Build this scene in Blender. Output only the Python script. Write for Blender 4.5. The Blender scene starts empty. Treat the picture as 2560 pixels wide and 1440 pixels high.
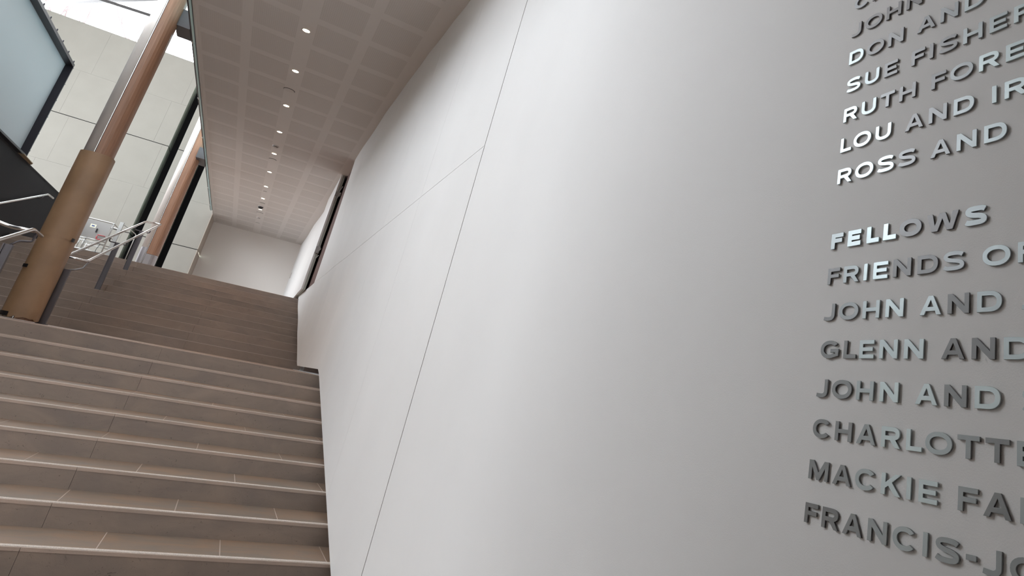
import bpy, bmesh, math, random
from mathutils import Vector, Matrix
random.seed(7)
S = bpy.context.scene
COL = S.collection
# ------------------------------------------------------------------ camera
cd = bpy.data.cameras.new('camera'); cam = bpy.data.objects.new('camera', cd); COL.objects.link(cam)
F, CX, CY = 1657.96, 1663.81, 527.41
cd.sensor_width = 36; cd.sensor_fit = 'HORIZONTAL'; cd.lens = F * 36 / 2560
cd.shift_x = (1280 - CX) / 2560; cd.shift_y = (CY - 720) / 2560
R = [[0.821441158849005, -0.5435921702944275, 0.17245861806034396],
     [0.31296523694837014, 0.17688476326838504, -0.9331476522958706],
     [0.47674645568744395, 0.8204994411442135, 0.3154258773014327]]
M = Matrix(((R[0][0], -R[1][0], -R[2][0], -0.452383), (R[0][1], -R[1][1], -R[2][1], -5.010023),
            (R[0][2], -R[1][2], -R[2][2], 1.425026), (0, 0, 0, 1)))
cam.matrix_world = M; cd.clip_start = .05; cd.clip_end = 200
S.camera = cam
# ------------------------------------------------------------------ world, light, exposure
w = bpy.data.worlds.new('sky'); S.world = w; w.use_nodes = True
bg = w.node_tree.nodes['Background']; bg.inputs[0].default_value = (.88, .94, 1.0, 1); bg.inputs[1].default_value = 10.2
S.view_settings.view_transform = 'Standard'; S.view_settings.look = 'None'
S.view_settings.exposure = 0.0; S.view_settings.gamma = 1; S.view_settings.use_curve_mapping = False
S.cycles.max_bounces = 8; S.cycles.diffuse_bounces = 5

def area(name, loc, rot, sx, sy, power=0, color=(1, 1, 1), portal=False):
    l = bpy.data.lights.new(name, 'AREA'); l.shape = 'RECTANGLE'; l.size = sx; l.size_y = sy; l.energy = power; l.color = color
    o = bpy.data.objects.new(name, l); COL.objects.link(o); o.location = loc; o.rotation_euler = rot
    if portal: l.cycles.is_portal = True
    return o
WY0, WY1, WZ0, WZ1 = -4.0, 15.0, 7.4, 12.6       # high side window of the atrium, outside the picture on the left
area('side_window_portal', (-11.9, (WY0 + WY1) / 2, (WZ0 + WZ1) / 2), (0, -math.pi / 2, 0), WZ1 - WZ0, WY1 - WY0, portal=True)
RX0, RX1, RY0, RY1 = -7.0, -2.9, 12.5, 17.0          # unseen rooflight added to brighten the upper hall
area('added_rooflight_portal', ((RX0 + RX1) / 2, (RY0 + RY1) / 2, 12.68), (0, 0, 0), RX1 - RX0, RY1 - RY0, portal=True)
area('added_window_portal', (-11.9, 17.85, 5.5), (0, -math.pi / 2, 0), 3.8, 9.7, portal=True)  # unseen window in the left wall, added to lighten the upper hall
area('clerestory_portal', (-7.2, 23.6, 11.9), (-math.pi / 2, 0, 0), 9.6, 1.6, portal=True)

# ------------------------------------------------------------------ materials
def mat(name, col, rough=.6, metal=0, noise=0, nscale=5, bump=0, bscale=200, spec=.5, stretch=(1, 1, 1), col2=None, detail=6):
    m = bpy.data.materials.new(name); m.use_nodes = True; nt = m.node_tree; b = nt.nodes['Principled BSDF']
    b.inputs['Base Color'].default_value = (*col, 1); b.inputs['Roughness'].default_value = rough; b.inputs['Metallic'].default_value = metal
    b.inputs['Specular IOR Level'].default_value = spec
    tc = nt.nodes.new('ShaderNodeTexCoord'); mp = nt.nodes.new('ShaderNodeMapping'); mp.inputs['Scale'].default_value = stretch
    nt.links.new(tc.outputs['Object'], mp.inputs[0])
    if noise:
        n = nt.nodes.new('ShaderNodeTexNoise'); n.inputs['Scale'].default_value = nscale; n.inputs['Detail'].default_value = detail
        nt.links.new(mp.outputs[0], n.inputs['Vector'])
        r = nt.nodes.new('ShaderNodeValToRGB'); r.color_ramp.elements[0].position = .3; r.color_ramp.elements[1].position = .7
        c2 = col2 or tuple(c * (1 + noise) for c in col)
        r.color_ramp.elements[0].color = (*(c * (1 - noise) for c in col), 1); r.color_ramp.elements[1].color = (*c2, 1)
        nt.links.new(n.outputs['Fac'], r.inputs[0]); nt.links.new(r.outputs[0], b.inputs['Base Color'])
    if bump:
        n = nt.nodes.new('ShaderNodeTexNoise'); n.inputs['Scale'].default_value = bscale; n.inputs['Detail'].default_value = 3
        nt.links.new(mp.outputs[0], n.inputs['Vector'])
        bp = nt.nodes.new('ShaderNodeBump'); bp.inputs['Strength'].default_value = bump; bp.inputs['Distance'].default_value = .01
        nt.links.new(n.outputs['Fac'], bp.inputs['Height']); nt.links.new(bp.outputs[0], b.inputs['Normal'])
    return m

def emis(name, col, st):
    m = bpy.data.materials.new(name); m.use_nodes = True; b = m.node_tree.nodes['Principled BSDF']
    b.inputs['Base Color'].default_value = (*col, 1); b.inputs['Emission Color'].default_value = (*col, 1); b.inputs['Emission Strength'].default_value = st
    return m

def stone(name, base, warm, scr=.5, rough=.55):
    """brown-grey limestone: cloudy warm / cool veins, tone per slab, small dark scuffs and scratches"""
    m = bpy.data.materials.new(name); m.use_nodes = True; nt = m.node_tree; N = nt.nodes; L = nt.links; b = N['Principled BSDF']
    b.inputs['Roughness'].default_value = rough
    geo = N.new('ShaderNodeNewGeometry'); oi = N.new('ShaderNodeObjectInfo')
    mp = N.new('ShaderNodeMapping'); mp.inputs['Scale'].default_value = (1, 2.2, 2.2); L.new(geo.outputs['Position'], mp.inputs[0])
    n1 = N.new('ShaderNodeTexNoise'); n1.inputs['Scale'].default_value = 2.1; n1.inputs['Detail'].default_value = 9; n1.inputs['Roughness'].default_value = .65; n1.inputs['Distortion'].default_value = .8
    L.new(mp.outputs[0], n1.inputs['Vector'])
    r1 = N.new('ShaderNodeValToRGB'); r1.color_ramp.elements[0].position = .36; r1.color_ramp.elements[1].position = .66
    r1.color_ramp.elements[0].color = (*base, 1); r1.color_ramp.elements[1].color = (*warm, 1); L.new(n1.outputs['Fac'], r1.inputs[0])
    # dark hair scratches: thin band of a distorted noise, masked by patches
    n2 = N.new('ShaderNodeTexNoise'); n2.inputs['Scale'].default_value = 8; n2.inputs['Detail'].default_value = 2; n2.inputs['Distortion'].default_value = 2.5; L.new(geo.outputs['Position'], n2.inputs['Vector'])
    s1 = N.new('ShaderNodeMath'); s1.operation = 'SUBTRACT'; s1.inputs[1].default_value = .5; L.new(n2.outputs['Fac'], s1.inputs[0])
    s2 = N.new('ShaderNodeMath'); s2.operation = 'ABSOLUTE'; L.new(s1.outputs[0], s2.inputs[0])
    s3 = N.new('ShaderNodeMath'); s3.operation = 'LESS_THAN'; s3.inputs[1].default_value = .0055; L.new(s2.outputs[0], s3.inputs[0])
    n3 = N.new('ShaderNodeTexNoise'); n3.inputs['Scale'].default_value = 14; n3.inputs['Detail'].default_value = 4; L.new(geo.outputs['Position'], n3.inputs['Vector'])
    s4 = N.new('ShaderNodeMath'); s4.operation = 'GREATER_THAN'; s4.inputs[1].default_value = .60; L.new(n3.outputs['Fac'], s4.inputs[0])
    s5 = N.new('ShaderNodeMath'); s5.operation = 'MULTIPLY'; L.new(s3.outputs[0], s5.inputs[0]); L.new(s4.outputs[0], s5.inputs[1])
    # small dark specks
    n4 = N.new('ShaderNodeTexNoise'); n4.inputs['Scale'].default_value = 48; n4.inputs['Detail'].default_value = 2; L.new(geo.outputs['Position'], n4.inputs['Vector'])
    s6 = N.new('ShaderNodeMath'); s6.operation = 'GREATER_THAN'; s6.inputs[1].default_value = .735; L.new(n4.outputs['Fac'], s6.inputs[0])
    s7 = N.new('ShaderNodeMath'); s7.operation = 'MAXIMUM'; L.new(s5.outputs[0], s7.inputs[0]); L.new(s6.outputs[0], s7.inputs[1])
    s8 = N.new('ShaderNodeMath'); s8.operation = 'MULTIPLY'; s8.inputs[1].default_value = scr; L.new(s7.outputs[0], s8.inputs[0])
    mx = N.new('ShaderNodeMix'); mx.data_type = 'RGBA'; mx.inputs[7].default_value = (.035, .022, .02, 1)
    L.new(s8.outputs[0], mx.inputs[0]); L.new(r1.outputs[0], mx.inputs[6])
    # tone per slab
    mr = N.new('ShaderNodeMapRange'); mr.inputs[3].default_value = .95; mr.inputs[4].default_value = 1.05; L.new(oi.outputs['Random'], mr.inputs[0])
    hs = N.new('ShaderNodeHueSaturation'); L.new(mr.outputs[0], hs.inputs['Value']); L.new(mx.outputs[2], hs.inputs['Color'])
    L.new(hs.outputs[0], b.inputs['Base Color'])
    n5 = N.new('ShaderNodeTexNoise'); n5.inputs['Scale'].default_value = 140; n5.inputs['Detail'].default_value = 4; L.new(geo.outputs['Position'], n5.inputs['Vector'])
    bp = N.new('ShaderNodeBump'); bp.inputs['Strength'].default_value = .25; bp.inputs['Distance'].default_value = .004; L.new(n5.outputs['Fac'], bp.inputs['Height']); L.new(bp.outputs[0], b.inputs['Normal'])
    return m

M_WALL = mat('white_plaster', (.81, .795, .785), .62, bump=.06, bscale=320, noise=.02, nscale=1.2)
M_BEAD = mat('grey_bead', (.30, .29, .29), .7)
M_CEIL = mat('ceiling_paint', (.66, .62, .59), .7, bump=.05)
M_BACK = mat('back_plaster', (.80, .76, .72), .8)
M_STONE = stone('riser_limestone', (.245, .195, .168), (.315, .245, .20), .42)
M_TREAD = stone('tread_limestone', (.19, .15, .12), (.27, .17, .11), .25, .5)
M_GROUT = mat('pale_grout', (.52, .42, .36), .9)
M_STRIP = mat('nosing_grit', (.62, .54, .48), .9, noise=.25, nscale=160, bump=.5, bscale=300)
M_NOSE = stone('nosing_limestone', (.43, .345, .29), (.52, .40, .33), .15, .5)
M_ARRIS = mat('pale_arris', (.46, .35, .29), .6)
M_CORE = mat('stair_mortar', (.09, .065, .055), .9)
M_STEEL = mat('brushed_steel', (.62, .60, .59), .26, 1, noise=.06, nscale=30, stretch=(1, 1, 1))
M_POST = mat('post_steel', (.13, .12, .13), .42, .6)
M_SILVER = mat('silver_paint', (.64, .575, .53), .36, .25)
M_SHOE = mat('shoe_steel', (.36, .33, .33), .4, .8)
M_BRKT = mat('bracket_paint', (.09, .085, .09), .5)
M_WOOD = mat('oak_veneer', (.30, .155, .092), .42, noise=.16, nscale=6, stretch=(9, 9, .5), bump=.06, bscale=40)
M_CARD = mat('cardboard', (.30, .18, .10), .5, noise=.14, nscale=3, bump=.25, bscale=9)
M_TAPE = mat('black_tape', (.012, .01, .012), .45)
M_DARK = mat('charcoal_panel', (.0085, .0065, .0085), .7, spec=.2, noise=.12, nscale=4)
M_BLACK = mat('black_void', (.004, .003, .004), .9)
M_FRAME = mat('black_frame', (.022, .018, .026), .4, .3)
M_SCREEN = mat('frosted_screen', (.425, .45, .48), .5)
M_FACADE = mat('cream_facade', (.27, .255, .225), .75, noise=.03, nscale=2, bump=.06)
M_JAMB = mat('green_jamb', (.66, .72, .60), .7)
M_BEIGE = mat('beige_return', (.40, .34, .285), .8)
M_TEAL = mat('glass_edge', (.55, .80, .82), .15)
M_DSTEEL = mat('dark_channel', (.035, .04, .045), .35, .6)
M_GALV = mat('galvanised_steel', (.50, .50, .49), .35, .85)
M_PLATE = mat('ceiling_plate', (.60, .56, .53), .5)
M_RED = mat('red_paint', (.5, .06, .07), .5)
M_LABEL = mat('label_print', (.80, .80, .66), .6)
M_BLUE = mat('label_blue', (.06, .10, .30), .6)
M_BARK = mat('bark', (.16, .12, .12), .9)
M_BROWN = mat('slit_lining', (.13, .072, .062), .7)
M_LIGHT = emis('lamp_glow', (1, .78, .52), 60)
M_BEAM = mat('beam_paint', (.10, .09, .09), .6)
M_BAR = mat('bar_paint', (.05, .045, .045), .6)
M_WHITEBAR = mat('white_steel', (.72, .70, .68), .5)
M_LIT_FLOOR = mat('lit_floor_paint', (.80, .84, .88), .7, noise=.08, nscale=20)  # pale colour stands in for light on the floor under the wall

def glass():
    m = bpy.data.materials.new('clear_glass'); m.use_nodes = True; b = m.node_tree.nodes['Principled BSDF']
    b.inputs['Base Color'].default_value = (.80, .93, .93, 1); b.inputs['Roughness'].default_value = .03; b.inputs['Transmission Weight'].default_value = 1; b.inputs['IOR'].default_value = 1.45
    return m
M_GLASS = glass()

def perf():
    """perforated plasterboard: rows of tiny dark holes (print-fine) on paint"""
    m = bpy.data.materials.new('perforated_board'); m.use_nodes = True; nt = m.node_tree; N = nt.nodes; L = nt.links; b = N['Principled BSDF']
    geo = N.new('ShaderNodeNewGeometry'); sp = N.new('ShaderNodeSeparateXYZ'); L.new(geo.outputs['Position'], sp.inputs[0])
    outs = []
    for ax in ('X', 'Y'):
        a = N.new('ShaderNodeMath'); a.operation = 'MULTIPLY'; a.inputs[1].default_value = 1 / .025; L.new(sp.outputs[ax], a.inputs[0])
        f = N.new('ShaderNodeMath'); f.operation = 'FRACT'; L.new(a.outputs[0], f.inputs[0])
        s = N.new('ShaderNodeMath'); s.operation = 'SUBTRACT'; s.inputs[1].default_value = .5; L.new(f.outputs[0], s.inputs[0])
        p = N.new('ShaderNodeMath'); p.operation = 'MULTIPLY'; L.new(s.outputs[0], p.inputs[0]); L.new(s.outputs[0], p.inputs[1]); outs.append(p)
    ad = N.new('ShaderNodeMath'); ad.operation = 'ADD'; L.new(outs[0].outputs[0], ad.inputs[0]); L.new(outs[1].outputs[0], ad.inputs[1])
    lt = N.new('ShaderNodeMath'); lt.operation = 'LESS_THAN'; lt.inputs[1].default_value = .022; L.new(ad.outputs[0], lt.inputs[0])
    mx = N.new('ShaderNodeMix'); mx.data_type = 'RGBA'; mx.inputs[6].default_value = (.61, .57, .54, 1); mx.inputs[7].default_value = (.46, .43, .41, 1)
    L.new(lt.outputs[0], mx.inputs[0]); L.new(mx.outputs[2], b.inputs['Base Color']); b.inputs['Roughness'].default_value = .75
    return m
M_PERF = perf()

def metal_letter():
    m = bpy.data.materials.new('brushed_aluminium'); m.use_nodes = True; nt = m.node_tree; N = nt.nodes; L = nt.links; b = N['Principled BSDF']
    b.inputs['Metallic'].default_value = .55; b.inputs['Roughness'].default_value = .36
    b.inputs['Base Color'].default_value = (.60, .62, .62, 1)
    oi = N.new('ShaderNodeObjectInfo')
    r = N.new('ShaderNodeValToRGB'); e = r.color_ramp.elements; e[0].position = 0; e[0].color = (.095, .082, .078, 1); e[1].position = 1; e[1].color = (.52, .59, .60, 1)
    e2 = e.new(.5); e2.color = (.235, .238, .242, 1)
    L.new(oi.outputs['Color'], r.inputs[0]); L.new(r.outputs[0], b.inputs['Base Color'])  # object colour sets the reflection painted into each letter
    tc = N.new('ShaderNodeTexCoord'); mp = N.new('ShaderNodeMapping'); mp.inputs['Scale'].default_value = (60, 1400, 60); L.new(tc.outputs['Object'], mp.inputs[0])
    n = N.new('ShaderNodeTexNoise'); n.inputs['Scale'].default_value = 1; n.inputs['Detail'].default_value = 2; L.new(mp.outputs[0], n.inputs['Vector'])
    bp = N.new('ShaderNodeBump'); bp.inputs['Strength'].default_value = .12; bp.inputs['Distance'].default_value = .0005; L.new(n.outputs['Fac'], bp.inputs['Height']); L.new(bp.outputs[0], b.inputs['Normal'])
    return m
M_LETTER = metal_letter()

# ------------------------------------------------------------------ helpers
def link_mesh(name, bm, m, parent=None, smooth=False):
    me = bpy.data.meshes.new(name); bm.to_mesh(me); bm.free()
    if m: me.materials.append(m)
    if smooth:
        for p in me.polygons: p.use_smooth = True
    o = bpy.data.objects.new(name, me); COL.objects.link(o)
    if parent: o.parent = parent; o.matrix_parent_inverse = Matrix.Translation(-parent.location)
    return o

def add_box(bm, x0, x1, y0, y1, z0, z1, bev=0):
    v = [bm.verts.new((x, y, z)) for z in (z0, z1) for y in (y0, y1) for x in (x0, x1)]
    fs = [bm.faces.new([v[i] for i in f]) for f in ((0, 2, 3, 1), (4, 5, 7, 6), (0, 1, 5, 4), (2, 6, 7, 3), (0, 4, 6, 2), (1, 3, 7, 5))]
    if bev:
        es = {e for f in fs for e in f.edges}
        bmesh.ops.bevel(bm, geom=list(es), offset=bev, segments=1, affect='EDGES')

def box(name, x0, x1, y0, y1, z0, z1, m, parent=None, bev=0):
    bm = bmesh.new(); add_box(bm, x0, x1, y0, y1, z0, z1, bev); return link_mesh(name, bm, m, parent)

def add_prism(bm, pts, z0, z1):
    a = [bm.verts.new((x, y, z0)) for x, y in pts]; b = [bm.verts.new((x, y, z1)) for x, y in pts]; n = len(pts)
    bm.faces.new(a[::-1]); bm.faces.new(b)
    for i in range(n): bm.faces.new((a[i], a[(i + 1) % n], b[(i + 1) % n], b[i]))

def add_tube(bm, pts, r, seg=14):
    pts = [Vector(p) for p in pts]; rings = []
    up = Vector((.13, .31, .94)).normalized()
    for i, p in enumerate(pts):
        t = (pts[min(i + 1, len(pts) - 1)] - pts[max(i - 1, 0)]).normalized()
        a = t.cross(up).normalized(); b = t.cross(a).normalized()
        rr = r[i] if isinstance(r, (list, tuple)) else r
        rings.append([bm.verts.new(p + (a * math.cos(k * 2 * math.pi / seg) + b * math.sin(k * 2 * math.pi / seg)) * rr) for k in range(seg)])
    for i in range(len(rings) - 1):
        for k in range(seg): bm.faces.new((rings[i][k], rings[i][(k + 1) % seg], rings[i + 1][(k + 1) % seg], rings[i + 1][k]))
    bm.faces.new(rings[0][::-1]); bm.faces.new(rings[-1])

def rounded(pts, rad=.05, n=5):
    pts = [Vector(p) for p in pts]; out = [pts[0]]
    for i in range(1, len(pts) - 1):
        a, b, c = pts[i - 1], pts[i], pts[i + 1]
        r = min(rad, (a - b).length * .45, (c - b).length * .45)
        p0 = b + (a - b).normalized() * r; p1 = b + (c - b).normalized() * r
        for k in range(n + 1):
            t = k / n; out.append(p0 * (1 - t) ** 2 + b * 2 * t * (1 - t) + p1 * t * t)
    out.append(pts[-1]); return out

def tube(name, pts, r, m, parent=None, rad=0, seg=14):
    bm = bmesh.new(); add_tube(bm, rounded(pts, rad) if rad else pts, r, seg)
    bmesh.ops.recalc_face_normals(bm, faces=bm.faces)
    o = link_mesh(name, bm, m, parent, True); return o

def disc(bm, x, y, z0, z1, r0, r1, seg=28):
    a = [bm.verts.new((x + r0 * math.cos(k * 2 * math.pi / seg), y + r0 * math.sin(k * 2 * math.pi / seg), z0)) for k in range(seg)]
    b = [bm.verts.new((x + r1 * math.cos(k * 2 * math.pi / seg), y + r1 * math.sin(k * 2 * math.pi / seg), z1)) for k in range(seg)]
    bm.faces.new(a[::-1]); bm.faces.new(b)
    for k in range(seg): bm.faces.new((a[k], a[(k + 1) % seg], b[(k + 1) % seg], b[k]))

def thing(name, label, cat, loc=(0, 0, 0), group=None):
    o = bpy.data.objects.new(name, None); COL.objects.link(o); o.location = loc; o['label'] = label; o['category'] = cat
    if group: o['group'] = group
    return o

def tag(o, label, cat, group=None):
    o['label'] = label; o['category'] = cat
    if group: o['group'] = group
    return o

def struct(o, label=None):
    o['kind'] = 'structure'
    if label: o['label'] = label
    return o

# ------------------------------------------------------------------ measured setting (metres)
H, D, LAND = .15, .52644, 4.07028
TT = .022                         # slab thickness
def step_y(k): return k * D if k <= 9 else 9 * D + LAND + (k - 10) * D
YL, YB, ZC = 23.05, 24.86, 6.0
XW, XE = .61, -2.40              # right wall plane, edge of the soffit
TOPZ = 20 * H + TT

# floors
struct(box('floor', -12, 1.2, -9, 1.2, -.30, -.15, M_STONE), 'brown stone floor at the foot of the stairs')
struct(box('floor', -12, 4.5, step_y(20) + .6, 26, TOPZ - .25, TOPZ, M_STONE), 'brown stone floor of the upper hall')

# ceiling (soffit) with its perforated boards
soff = struct(box('ceiling', XE, 4.5, -9, YB, ZC, ZC + .5, M_CEIL), 'beige plaster soffit with perforated boards')
bmp = bmesh.new(); add_box(bmp, 0, 1, 0, 1, -.004, .004); pm = bpy.data.meshes.new('perforated_board'); bmp.to_mesh(pm); bmp.free(); pm.materials.append(M_PERF)
for n in range(-2, 22):
    y0 = 3.95 + .945 * n
    for a, b in ((-2.335, -1.787), (-1.650, -1.082), (-.848, -.286), (-.150, .415)):
        o = bpy.data.objects.new('perforated_board', pm); COL.objects.link(o); o.parent = soff
        o.location = (a, y0, ZC + .0028); o.scale = (b - a, .76, 1)
# edge bead of the soffit
struct(box('trim_1', XE - .006, XE + .02, -9, YL, ZC - .012, ZC + .02, M_CEIL))

# right wall: plaster panels on a dark backing, surface of every panel leans as measured at the ceiling
TOPX = [(-9, .61), (0, .64), (2.5, .655), (3.43, .628), (4.6, .596), (6.15, .572), (7.5, .561), (9.1, .559), (10.9, .566), (12, .57)]
def topx(y):
    for (a, xa), (b, xb) in zip(TOPX, TOPX[1:]):
        if y <= b:
            t = (y - a) / (b - a); t = max(0, t); t = t * t * (3 - 2 * t); return xa + (xb - xa) * t
    return TOPX[-1][1]
def wall_x(y, z):
    x = XW
    if z > 3.15:
        t = (z - 3.15) / (ZC - 3.15); x += (topx(y) - XW) * t ** 1.6
    g = max(0, min(1, (y - 5.2) / 2))
    x += g * .005 * math.sin(y * 2.2 + .25 * z) * min(1, max(0, (z - 1.4) / 1.2))
    return x
def zbot(y):                      # the wall hangs: its lower edge follows the nosings, then the landing, then the upper flight
    if y < 4.97: return .285 * y + .020
    if y < 8.28: return 1.447
    return 1.447 + (y - 8.28) * .2676
def panel(name, y0, y1, zlo_, z1, parent, th=.03, ny=None):
    ny = ny or max(2, int((y1 - y0) / .22)); nz = max(2, int((z1 - (zlo_ if zlo_ is not None else 1)) / .35)); bm = bmesh.new()
    f, b = {}, {}
    for i in range(ny + 1):
        for j in range(nz + 1):
            y = y0 + (y1 - y0) * i / ny; zlo = min(zbot(y), z1 - .004) if zlo_ is None else zlo_
            z = zlo + (z1 - zlo) * j / nz; x = wall_x(y, z)
            f[i, j] = bm.verts.new((x, y, z)); b[i, j] = bm.verts.new((x + th, y, z))
    for i in range(ny):
        for j in range(nz):
            bm.faces.new((f[i, j], f[i, j + 1], f[i + 1, j + 1], f[i + 1, j])); bm.faces.new((b[i, j], b[i + 1, j], b[i + 1, j + 1], b[i, j + 1]))
    def strip(keys):
        cf = [bm.verts.new(f[k].co) for k in keys]; cb = [bm.verts.new(b[k].co) for k in keys]
        for i in range(len(keys) - 1): bm.faces.new((cf[i], cf[i + 1], cb[i + 1], cb[i]))
    strip([(i, 0) for i in range(ny + 1)]); strip([(i, nz) for i in range(ny, -1, -1)])
    strip([(0, j) for j in range(nz, -1, -1)]); strip([(ny, j) for j in range(nz + 1)])
    o = link_mesh(name, bm, M_WALL, parent, True)
    o.data.polygons.foreach_set('use_smooth', [abs(p.normal.x) > .9 for p in o.data.polygons])
    return o
def add_prism_x(bm, pts, x0, x1):
    a = [bm.verts.new((x0, y, z)) for y, z in pts]; b = [bm.verts.new((x1, y, z)) for y, z in pts]; n = len(pts)
    bm.faces.new(a); bm.faces.new(b[::-1])
    for i in range(n): bm.faces.new((a[i], b[i], b[(i + 1) % n], a[(i + 1) % n]))
bm = bmesh.new(); add_box(bm, .655, .78, -9, -.3, -.3, ZC)
add_prism_x(bm, [(-.3, ZC), (-.3, zbot(-.3) + .03), (4.97, zbot(4.96) + .03), (5.1, 1.46), (8.28, 1.46), (10.84, zbot(10.84) + .03), (10.84, ZC)], .655, .78)
add_prism_x(bm, [(10.84, 3.0), (10.84, zbot(10.84) + .03), (13.6, zbot(13.6) + .03), (14.0, 3.0)], .655, .78)
bmesh.ops.recalc_face_normals(bm, faces=bm.faces)
wr = struct(link_mesh('wall_right', bm, M_BROWN), 'white plastered stair wall in tall panels')
JY = [-.456, 1.46, 3.39, 5.33, 7.26, 9.19, 10.84]
panel('wall_panel', -9, JY[0] - .008, -.28, ZC, wr)
for i in range(len(JY) - 1):
    a, b = JY[i], JY[i + 1]; ga = .008 if i == 0 else .002; gb = .002 if b < 10 else 0
    lo = None
    panel('wall_panel', a + ga, b - gb, lo, 3.149, wr)
    panel('wall_panel', a + ga, b - gb, 3.1535, ZC, wr)
panel('wall_panel', 10.8412, 14.64, None, 3.149, wr)
box('joint_bead', .624, .65, JY[0] - .0079, JY[0] + .0079, -.28, ZC, M_BEAD, wr)
# coping on the low part and cheek of the slit
box('wall_cap', .61, .78, 10.86, 14.6, 3.139, 3.1455, M_WALL, wr)
# recess under the wall at the landing
struct(box('lit_floor_sheet', .612, 1.02, 4.80, step_y(10) - .004, 1.3725, 1.378, M_LIT_FLOOR), 'lit landing floor under the hanging wall, its brightness put into a pale sheet')  # pale sheet in place of landing floor brightly lit here
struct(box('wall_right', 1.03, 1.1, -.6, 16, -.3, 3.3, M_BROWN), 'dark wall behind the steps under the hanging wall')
o = tag(box('support_stub', .66, .72, 8.15, 8.21, 1.3785, 1.4595, M_WHITEBAR), 'small white steel stub holding up the end of the hanging wall', 'support')

# slit lining, open leaf and the wall beyond
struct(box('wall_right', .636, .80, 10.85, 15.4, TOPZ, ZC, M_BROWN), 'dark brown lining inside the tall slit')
leaf = thing('pivot_panel', 'tall white pivot panel standing ajar beside the dark slit', 'panel', (.545, 13.9, TOPZ))
bm = bmesh.new()
def leafpts(x0, x1): return [(.498 + x0, 12.42), (.52 + x0, 13.6), (.556 + x0, 15.5), (.556 + x1, 15.5), (.52 + x1, 13.6), (.498 + x1, 12.42)]
add_prism(bm, leafpts(0, .035), 3.13, ZC - .003); link_mesh('face_board', bm, M_WALL, leaf)
bm = bmesh.new(); add_prism(bm, leafpts(.036, .085), 3.13, ZC - .003); link_mesh('back_board', bm, mat('board_edge', (.40, .42, .38), .7), leaf)
for z in (5.55, 5.38, 4.02, 3.86):
    box('hinge_arm', .56, .575, 11.75, 12.43, z, z + .012, M_GALV, leaf)
box('lock_case', .50, .59, 12.36, 12.425, 4.0, 4.16, M_GALV, leaf); box('lock_case', .50, .62, 12.36, 12.425, 5.45, 5.55, M_GALV, leaf)
bm = bmesh.new()
yy = [15.45, 16.0, 16.9, 18.3, 19.9, 21.5, 22.6, 24.0, YB]; xx = [.63, .635, .645, .64, .625, .645, .655, .65, .645]
pts = list(zip(xx, yy)) + [(.9, YB), (.9, 15.45)]
add_prism(bm, pts, TOPZ, ZC); struct(link_mesh('wall_right', bm, M_WALL), 'far white wall curving towards the back wall')
tag(box('wall_switch', .618, .66, 24.0, 24.12, 4.55, 4.75, M_PLATE), 'small flush switch plate on the far right wall', 'switch')
# back wall
struct(box('wall_back', -2.6, 4.5, YB, YB + .2, TOPZ - .2, ZC, M_BACK), 'plain pale wall closing the upper hall')
# walls that close the unseen room, and a short one added for its shade
struct(box('wall_front', -12, 4.5, -9.2, -9, -.3, 11, M_WALL), 'wall behind the viewer')
bm = bmesh.new(); add_box(bm, -12.2, -12, -9.2, 13.0, -.3, WZ0); add_box(bm, -12.2, -12, 13.0, 22.7, -.3, 3.6); add_box(bm, -12.2, -12, 22.7, 25, -.3, WZ0); add_box(bm, -12.2, -12, -9.2, WY0, WZ0, 12.7); add_box(bm, -12.2, -12, WY1, 24.0, WZ0, 12.7)  # gap beside the upper hall added to let in more light
for i in range(1, 8): add_box(bm, -12.12, -12.02, WY0 + i * 2.6 - .04, WY0 + i * 2.6 + .04, WZ0, 12.7)
struct(link_mesh('wall_left', bm, M_FACADE), 'far left wall of the atrium with its high side window and an added upper opening')
bm = bmesh.new(); add_box(bm, -12.2, XE - .1, -9.2, RY0, 12.7, 12.9); add_box(bm, -12.2, XE - .1, RY1, 24.0, 12.7, 12.9); add_box(bm, -12.2, RX0, RY0, RY1, 12.7, 12.9); add_box(bm, RX1, XE - .1, RY0, RY1, 12.7, 12.9)
struct(link_mesh('ceiling', bm, M_CEIL), 'roof over the atrium with an added rooflight opening')
struct(box('wall_right', XE - .02, XE + .1, -9, YL, ZC + .5, 12.7, M_FACADE), 'wall of the floor above over the soffit edge')
struct(box('wall_left', -2.3, -2.05, -9, -2.4, -.15, ZC, M_BACK), 'unseen short wall left of the viewer, added to shade the lettering')  # added wall, keeps side light off the lettering

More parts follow.
